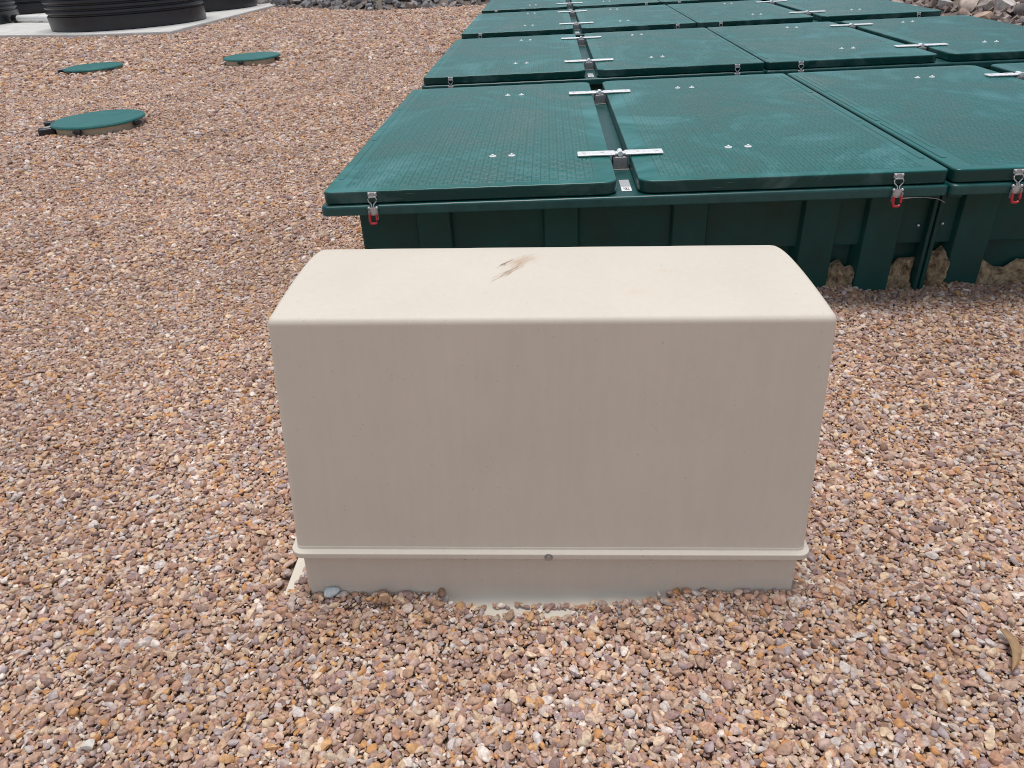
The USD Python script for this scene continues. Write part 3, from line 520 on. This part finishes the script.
def tank_profile(r, h=2.3):
    p = [(0, 0), (r - 0.02, 0), (r, 0.02), (r + 0.005, 0.30)]
    z = 0.31
    while z < h - 0.2:
        p += [(r - 0.028, z + 0.012), (r - 0.028, z + 0.030), (r + 0.006, z + 0.052), (r + 0.012, z + 0.075), (r + 0.006, z + 0.098)]; z += 0.112
    p += [(r - 0.02, z + 0.05), (r - 0.25, z + 0.22), (0.35, z + 0.45), (0.33, z + 0.52), (0, z + 0.54)]
    return p
GROUPW = 'black corrugated water tanks on the pad'
c1 = np.array([-9.02, 20.72]); 
def wtank(name, label, x, y, r):
    t = thing(name, label, 'water tank', (x, y, PADZ), 0, GROUPW)
    obj('body', lathe(tank_profile(r), 110), 'black_tank', t, smooth=50)
    obj('hatch', lathe([(0, 0), (0.28, 0), (0.29, 0.05), (0, 0.07)], 24), 'black_plastic', t, loc=(0, 0, tank_profile(r)[-1][1] + 0.004))
    return t
tk = wtank('water_tank', 'large black ribbed water tank at the front of the concrete pad', c1[0] + 0.07, c1[1] - 0.15, 1.78)
obj('outlet', tube([(-1.74, 0.05, 0.09), (-1.96, 0.12, 0.09)], 0.08, 14), 'black_plastic', tk)
wtank('water_tank', 'black water tank at the right back of the pad, partly behind the front tank', -8.75, 24.9, 1.72)
wtank('water_tank', 'black ribbed water tank cut off by the left edge of the photo', -15.45, 23.5, 1.9)
wtank('water_tank', 'black water tank in shadow between the left tank and the front tank', *(lambda p: p + 1.8 * p / np.linalg.norm(p))(at(31, 14.0, PADZ)[:2]), 1.8)
a, b = at(16, 18.6, PADZ + 0.10), at(52, 18.2, PADZ + 0.10)
pipe = thing('drain_pipe', 'white plastic pipe running between two black tanks on the pad', 'pipe', (0, 0, 0))
obj('pipe', tube([a, a + (b - a) * 0.5, b], 0.085, 16), 'white_pipe', pipe)
obj('coupling', tube([a + (b - a) * 0.62, a + (b - a) * 0.70], 0.095, 16), 'white_pipe', pipe); obj('coupling', tube([a - (b - a) * 0.06, a + (b - a) * 0.08], 0.10, 16), 'black_plastic', pipe)

# ------------------------------------------------------------------ rock banks
def slope_mesh(p0, p1, out, height, rows=10):
    """A low earth bank between p0 and p1, rising away along out."""
    p0, p1, out = np.array(p0, float), np.array(p1, float), np.array(out, float)
    S, T = np.meshgrid(np.linspace(0, 1, 40), np.linspace(-0.05, 1, rows)); X = p0[0] + S * (p1 - p0)[0] + T * out[0]; Y = p0[1] + S * (p1 - p0)[1] + T * out[1]
    Z = T * height + 0.10 * (meshkit.noise(np.stack([X, Y, 0 * X], -1) * 0.9, 3) - 0.5) - 0.05
    i = np.arange(S.size).reshape(S.shape); a, b, c, d = i[:-1, :-1].ravel(), i[:-1, 1:].ravel(), i[1:, 1:].ravel(), i[1:, :-1].ravel()
    return trimesh.Trimesh(np.c_[X.ravel(), Y.ravel(), Z.ravel()], np.vstack([np.c_[a, b, c], np.c_[a, c, d]]), process=False)
def rock_bank(label, p0, p1, out, height, n, sizes, material, seed, nfill):
    t = thing('rock_bank', label, 'rock bank', (0, 0, 0))
    obj('slope', slope_mesh(p0, p1, out, height), 'bank_soil', t, smooth=True)
    r = np.random.default_rng(seed); p0, p1, out = map(lambda q: np.array(q, float), (p0, p1, out)); placed = []
    L, W = np.linalg.norm(p1 - p0), np.linalg.norm(out); tries = 0
    while len(placed) < n and tries < 40000:
        tries += 1; s, q = r.uniform(), r.uniform(-0.01, 1) ** 1.0; d = r.uniform(*sizes) * (0.75 + 0.5 * r.random() ** 2)
        x = p0 + s * (p1 - p0) + q * out
        if any((x[0] - u[0]) ** 2 + (x[1] - u[1]) ** 2 < (0.36 * (d + u[2])) ** 2 for u in placed): continue
        placed.append((x[0], x[1], d, q))
    fill = []
    for k in range(nfill):                              # smaller broken rock that fills the gaps
        s, q = r.uniform(), r.uniform(-0.02, 1); x = p0 + s * (p1 - p0) + q * out; d = sizes[0] * r.uniform(0.45, 0.95)
        m_ = moved(stone(900 + k % 40, (d * 1.15, d * 0.95, d * 0.75), 9, 0), (0, 0, 0)); m_.apply_transform(trimesh.transformations.random_rotation_matrix(r.random(3)))
        fill.append(moved(m_, (x[0], x[1], max(q, 0) * height + d * 0.12)))
    o = obj('rubble', cat_(fill), material + '_rubble', t, smooth=28); tag(o, kind='stuff')
    for k, (x, y, d, q) in enumerate(placed):
        m_ = stone(seed * 1000 + k, (d * r.uniform(0.95, 1.3), d * r.uniform(0.75, 1.0), d * r.uniform(0.55, 0.85)), 13, 1)
        m_.apply_transform(trimesh.transformations.random_rotation_matrix(r.random(3)) if r.random() < 0.35 else trimesh.transformations.euler_matrix(r.uniform(-.4, .4), r.uniform(-.4, .4), r.uniform(0, 6.28)))
        obj('rock', moved(m_, (0, 0, 0)), material, t, smooth=28, loc=(x, y, max(q, 0) * height + d * 0.16))
    return t
e_ = np.array([math.cos(POD_YAW), math.sin(POD_YAW)]); f_ = n_[:2]
Rp = POD[:2] + e_ * (POD_W + 0.15)
rock_bank('bank of loose brown and grey boulders behind the right end of the green tanks', Rp + f_ * 2.9, Rp + f_ * 13.5, e_ * 2.5 + f_ * 0.3, 1.05, 300, (0.14, 0.30), 'bank_rock', 5, 1500)
rock_bank('long low bank of dark grey rocks across the far edge of the gravel', (-8.3, 27.0), (-3.6, 21.75), (2.2, 3.2), 1.3, 130, (0.2, 0.38), 'grey_rock', 6, 500)
rock_bank('short low bank of dark grey rocks behind the left side of the farthest green tank', (-3.3, 21.35), (1.8, 20.9), (0.3, 3.2), 1.3, 160, (0.18, 0.34), 'grey_rock', 8, 600)

# ------------------------------------------------------------------ gravel
def frame_inv(origin, yaw, X, Y):
    c, s = math.cos(yaw), math.sin(yaw); x, y = X - origin[0], Y - origin[1]
    return c * x + s * y, -s * x + c * y
BARE = [(at(488, 616)[:2], 0.026, 0.011), (at(515, 614)[:2], 0.042, 0.014), (at(555, 615)[:2], 0.034, 0.013), (at(384, 612)[:2], 0.03, 0.008), (at(352, 614)[:2], 0.02, 0.006)]
L1, L2 = at(300, 566)[:2], at(284, 592)[:2]
def keep(X, Y, big):
    u, v = frame_inv((BOX_X, BOX_Y0), BOX_YAW, X, Y)
    k = ~((np.abs(u) < 0.612) & (v > -0.006) & (v < DEPTH))
    jit = meshkit.noise(np.stack([X * 45, Y * 45, 0 * X], -1), 4) - 0.5
    k &= ~((np.abs(u - 0.01) < 0.27 + 0.05 * jit) & (v > -0.030 + 0.012 * jit) & (v <= 0))       # the flared foot of the base shows here
    for (c, a, b) in BARE: k &= ~(((X - c[0]) / a) ** 2 + ((Y - c[1]) / b) ** 2 < 1 + 1.6 * jit)
    d = L2 - L1; t = np.clip(((X - L1[0]) * d[0] + (Y - L1[1]) * d[1]) / (d @ d), -0.3, 1); k &= ~(np.hypot(X - L1[0] - t * d[0], Y - L1[1] - t * d[1]) < 0.026 + 0.016 * jit)
    for r_ in range(4):
        o = POD + n_ * step * r_; u, v = frame_inv(o, POD_YAW, X, Y)
        k &= ~((u > INU + 0.04) & (u < POD_W - INU - 0.04) & (v > INS + 0.06) & (v < LID_L - INS - 0.05))
        if r_: k &= ~((u > 0.25) & (u < POD_W - 0.25) & (v > -GAP_R - 0.3) & (v < 0.3))         # the narrow gaps between tanks are never seen into
    for (c, r, *_rest) in MH: k &= np.hypot(X - c[0], Y - c[1]) > r - 0.05
    k &= ~shapely.contains_xy(pad_poly, X, Y)
    return k
pos, sca, rot, proto = [], [], [], []
def scatter(r0, r1, spacing, size, half_angle, seed):
    r = np.random.default_rng(seed); xm = r1 * math.sin(half_angle) + 1.3
    nx, ny = int(2 * xm / spacing), int((r1 + 0.3) / (spacing * 0.9))
    X, Y = np.meshgrid((np.arange(nx) + 0.5) / nx * 2 * xm - xm, (np.arange(ny) + 0.5) / ny * (r1 + 0.3))
    X = (X + (np.arange(ny) % 2)[:, None] * spacing / 2 + r.uniform(-0.55, 0.55, X.shape) * spacing).ravel(); Y = (Y + r.uniform(-0.55, 0.55, Y.shape) * spacing).ravel()
    D = np.hypot(X, Y); ok = (D >= r0) & (D < r1) & (np.abs(X) < Y * math.tan(half_angle) + 1.3); X, Y = X[ok], Y[ok]
    ok = keep(X, Y, size > 0.03); X, Y = X[ok], Y[ok]; n = len(X)
    s = size * np.exp(r.normal(0, 0.41, n)); s = np.clip(s, size * 0.5, size * 2.4)
    u, v = frame_inv((BOX_X, BOX_Y0), BOX_YAW, X, Y)
    heap = np.interp(u, (-0.75, -0.62, -0.32, -0.14, 0.12, 0.35, 0.6), (0.0, 0.030, 0.030, 0.008, 0.004, 0.018, 0.016)) * np.exp(-np.maximum(0, -v - 0.012) / 0.055) * (v < 0.02) + 0.010 * np.exp(-np.maximum(0, np.maximum(np.abs(u) - 0.60, np.maximum(-v, v - DEPTH))) / 0.07) + 0.010 * (meshkit.noise(np.stack([X * 3.5, Y * 3.5, 0 * X], -1), 8) - 0.5)
    pu, pv = frame_inv(POD, POD_YAW, X, Y)
    heap += 0.03 * np.exp(-((pv - INS) / 0.16) ** 2) * (pu > 0) * meshkit.noise(np.stack([X * 6, Y * 6, 0 * X], -1), 5)
    piled = np.nonzero(heap > 0.012)[0]                     # where gravel is heaped, stones lie below stones
    for h_ in (0.35, 0.68):
        X, Y, s, heap = np.r_[X, X[piled] + 0.003 * h_], np.r_[Y, Y[piled] - 0.004 * h_], np.r_[s, s[piled]], np.r_[heap, heap[piled] * h_]
    n = len(X)
    Z = heap + s * r.uniform(-0.22, 0.38, n)
    yaw = r.uniform(0, 2 * math.pi, n); tilt = r.normal(0, 0.42, n); ax = r.uniform(0, 2 * math.pi, n)
    q1 = np.stack([np.cos(yaw / 2), 0 * yaw, 0 * yaw, np.sin(yaw / 2)], 1); q2 = np.stack([np.cos(tilt / 2), np.sin(tilt / 2) * np.cos(ax), np.sin(tilt / 2) * np.sin(ax), 0 * ax], 1)
    w = np.stack([q2[:, 0] * q1[:, 0] - (q2[:, 1:] * q1[:, 1:]).sum(1), *(q2[:, :1] * q1[:, 1:] + q1[:, :1] * q2[:, 1:] + np.cross(q2[:, 1:], q1[:, 1:])).T], 1)
    pos.append(np.c_[X, Y, Z]); sca.append(np.repeat(s[:, None], 3, 1) * r.uniform(0.85, 1.15, (n, 3))); rot.append(w); proto.append(r.integers(0, NP, n))
NP = 14
scatter(0.15, 2.2, 0.0085, 0.0110, 0.80, 11)
scatter(2.2, 4.2, 0.0090, 0.0112, 0.76, 12)
scatter(4.2, 7.0, 0.0120, 0.0146, 0.74, 13)
scatter(7.0, 12.0, 0.0165, 0.0195, 0.72, 15)
scatter(12.0, 27.0, 0.0290, 0.0320, 0.70, 14)
pos, sca, rot, proto = np.vstack(pos), np.vstack(sca), np.vstack(rot), np.concatenate(proto)
pi = UsdGeom.PointInstancer.Define(stage, '/World/gravel'); tag(pi, kind='stuff')
protos = UsdGeom.Scope.Define(stage, '/World/gravel/stones')
rel = pi.CreatePrototypesRel()
for k in range(NP):
    r = np.random.default_rng(100 + k)
    m_ = stone(200 + k, (1.0 * r.uniform(1.0, 1.35), r.uniform(0.75, 1.0), r.uniform(0.5, 0.8)), int(r.integers(11, 20)), 1)
    usdkit.mesh(stage, f'/World/gravel/stones/stone_{k:03d}' if k else '/World/gravel/stones/stone', m_, '/World/Looks/gravel_stone', smooth=32)
    rel.AddTarget(f'/World/gravel/stones/stone_{k:03d}' if k else '/World/gravel/stones/stone')
pi.CreatePositionsAttr(Vt.Vec3fArray.FromNumpy(pos.astype(np.float32))); pi.CreateScalesAttr(Vt.Vec3fArray.FromNumpy(sca.astype(np.float32)))
pi.CreateProtoIndicesAttr(Vt.IntArray.FromNumpy(proto.astype(np.int32)))
pi.CreateOrientationsAttr(Vt.QuathArray([Gf.Quath(float(a), float(b), float(c), float(d)) for a, b, c, d in rot]))

# the larger pebbles near the camera, one by one
r = np.random.default_rng(77); done = []
while len(done) < 240:
    px, py = r.uniform(0, 1024), r.uniform(470, 768)
    p = at(px, py); u, v = frame_inv((BOX_X, BOX_Y0), BOX_YAW, p[0], p[1])
    if abs(u) < 0.68 and -0.10 < v < DEPTH + 0.1: continue
    if any(math.hypot(p[0] - a, p[1] - b) < 0.035 for a, b in done): continue
    done.append((p[0], p[1])); d = r.uniform(0.016, 0.026)
    m_ = stone(5000 + len(done), (d * r.uniform(1.0, 1.3), d * r.uniform(0.75, 1.0), d * r.uniform(0.5, 0.75)), int(r.integers(11, 18)), 1)
    m_.apply_transform(trimesh.transformations.euler_matrix(r.normal(0, .3), r.normal(0, .3), r.uniform(0, 6.28)))
    obj('pebble', m_, 'gravel_stone', ground, smooth=32, loc=(p[0], p[1], d * r.uniform(0.15, 0.35)))
def single(name, px, py, z, dims, rz, material, label, seed, tilt=0.0):
    p = at(px, py, z); m_ = stone(seed, dims, 18, 1); m_.apply_transform(trimesh.transformations.euler_matrix(tilt, 0, 0))
    o = obj(name, m_, material, None, smooth=32, loc=(p[0], p[1], p[2]), rotz=rz); tag(o, label, 'pebble')
single('pebble', 332, 592, 0.050, (0.042, 0.025, 0.024), 6, 'blue_pebble', 'bluish grey oval pebble against the left end of the beige box base', 31)
single('pebble', 384, 597, 0.052, (0.028, 0.024, 0.034), 20, 'tan_pebble', 'upright tan orange pebble against the beige box base, left of its bolt', 32)
single('pebble', 716, 618, 0.014, (0.040, 0.030, 0.018), -20, 'tan_pebble', 'flat orange wedge shaped pebble just in front of the box, right half', 33)
single('pebble', 88, 745, 0.016, (0.028, 0.022, 0.016), 10, 'pale_pebble', 'whitish flat pebble in the bottom left corner of the gravel', 34)
# curled dry leaf
la, lb = at(1001, 629, 0.03), at(1012, 671, 0.022)
def leaf():
    n, w, v, f = 16, 5, [], []
    d = (lb - la); L = np.linalg.norm(d[:2]); d2 = np.array([d[0], d[1], 0]) / L; s2 = np.array([-d2[1], d2[0], 0])
    for i in range(n):
        t = i / (n - 1); half = 0.0095 * math.sin(math.pi * min(1, 0.12 + 0.88 * t) ** 0.8) ** 0.7 + 0.0016
        for j in range(w):
            a = (j / (w - 1) - 0.5) * 2
            v.append(la + d2 * L * t + s2 * (a * half + 0.016 * math.sin(math.pi * t)) + np.array([0, 0, 0.006 * a * a + (lb - la)[2] * t + 0.006 * math.sin(3 * t)]))
    for i in range(n - 1):
        for j in range(w - 1):
            k = i * w + j; f += [(k, k + 1, k + w + 1), (k, k + w + 1, k + w)]
    v = np.array(v); N = len(v); f = np.array(f)
    rim = [i * w for i in range(n)] + [(n - 1) * w + j for j in range(1, w)] + [i * w + w - 1 for i in range(n - 2, -1, -1)] + [j for j in range(w - 2, 0, -1)]
    side = [q for i in range(len(rim)) for a, b in ((rim[i], rim[(i + 1) % len(rim)]),) for q in ((a, a + N, b + N), (a, b + N, b))]
    return trimesh.Trimesh(np.vstack([v, v - [0, 0, 0.0012]]), np.vstack([f, f[:, ::-1] + N, side]), process=False)
o = obj('dry_leaf', leaf(), 'leaf_brown', None, smooth=50); tag(o, 'curled brown dry leaf lying on the gravel at the right edge', 'leaf')
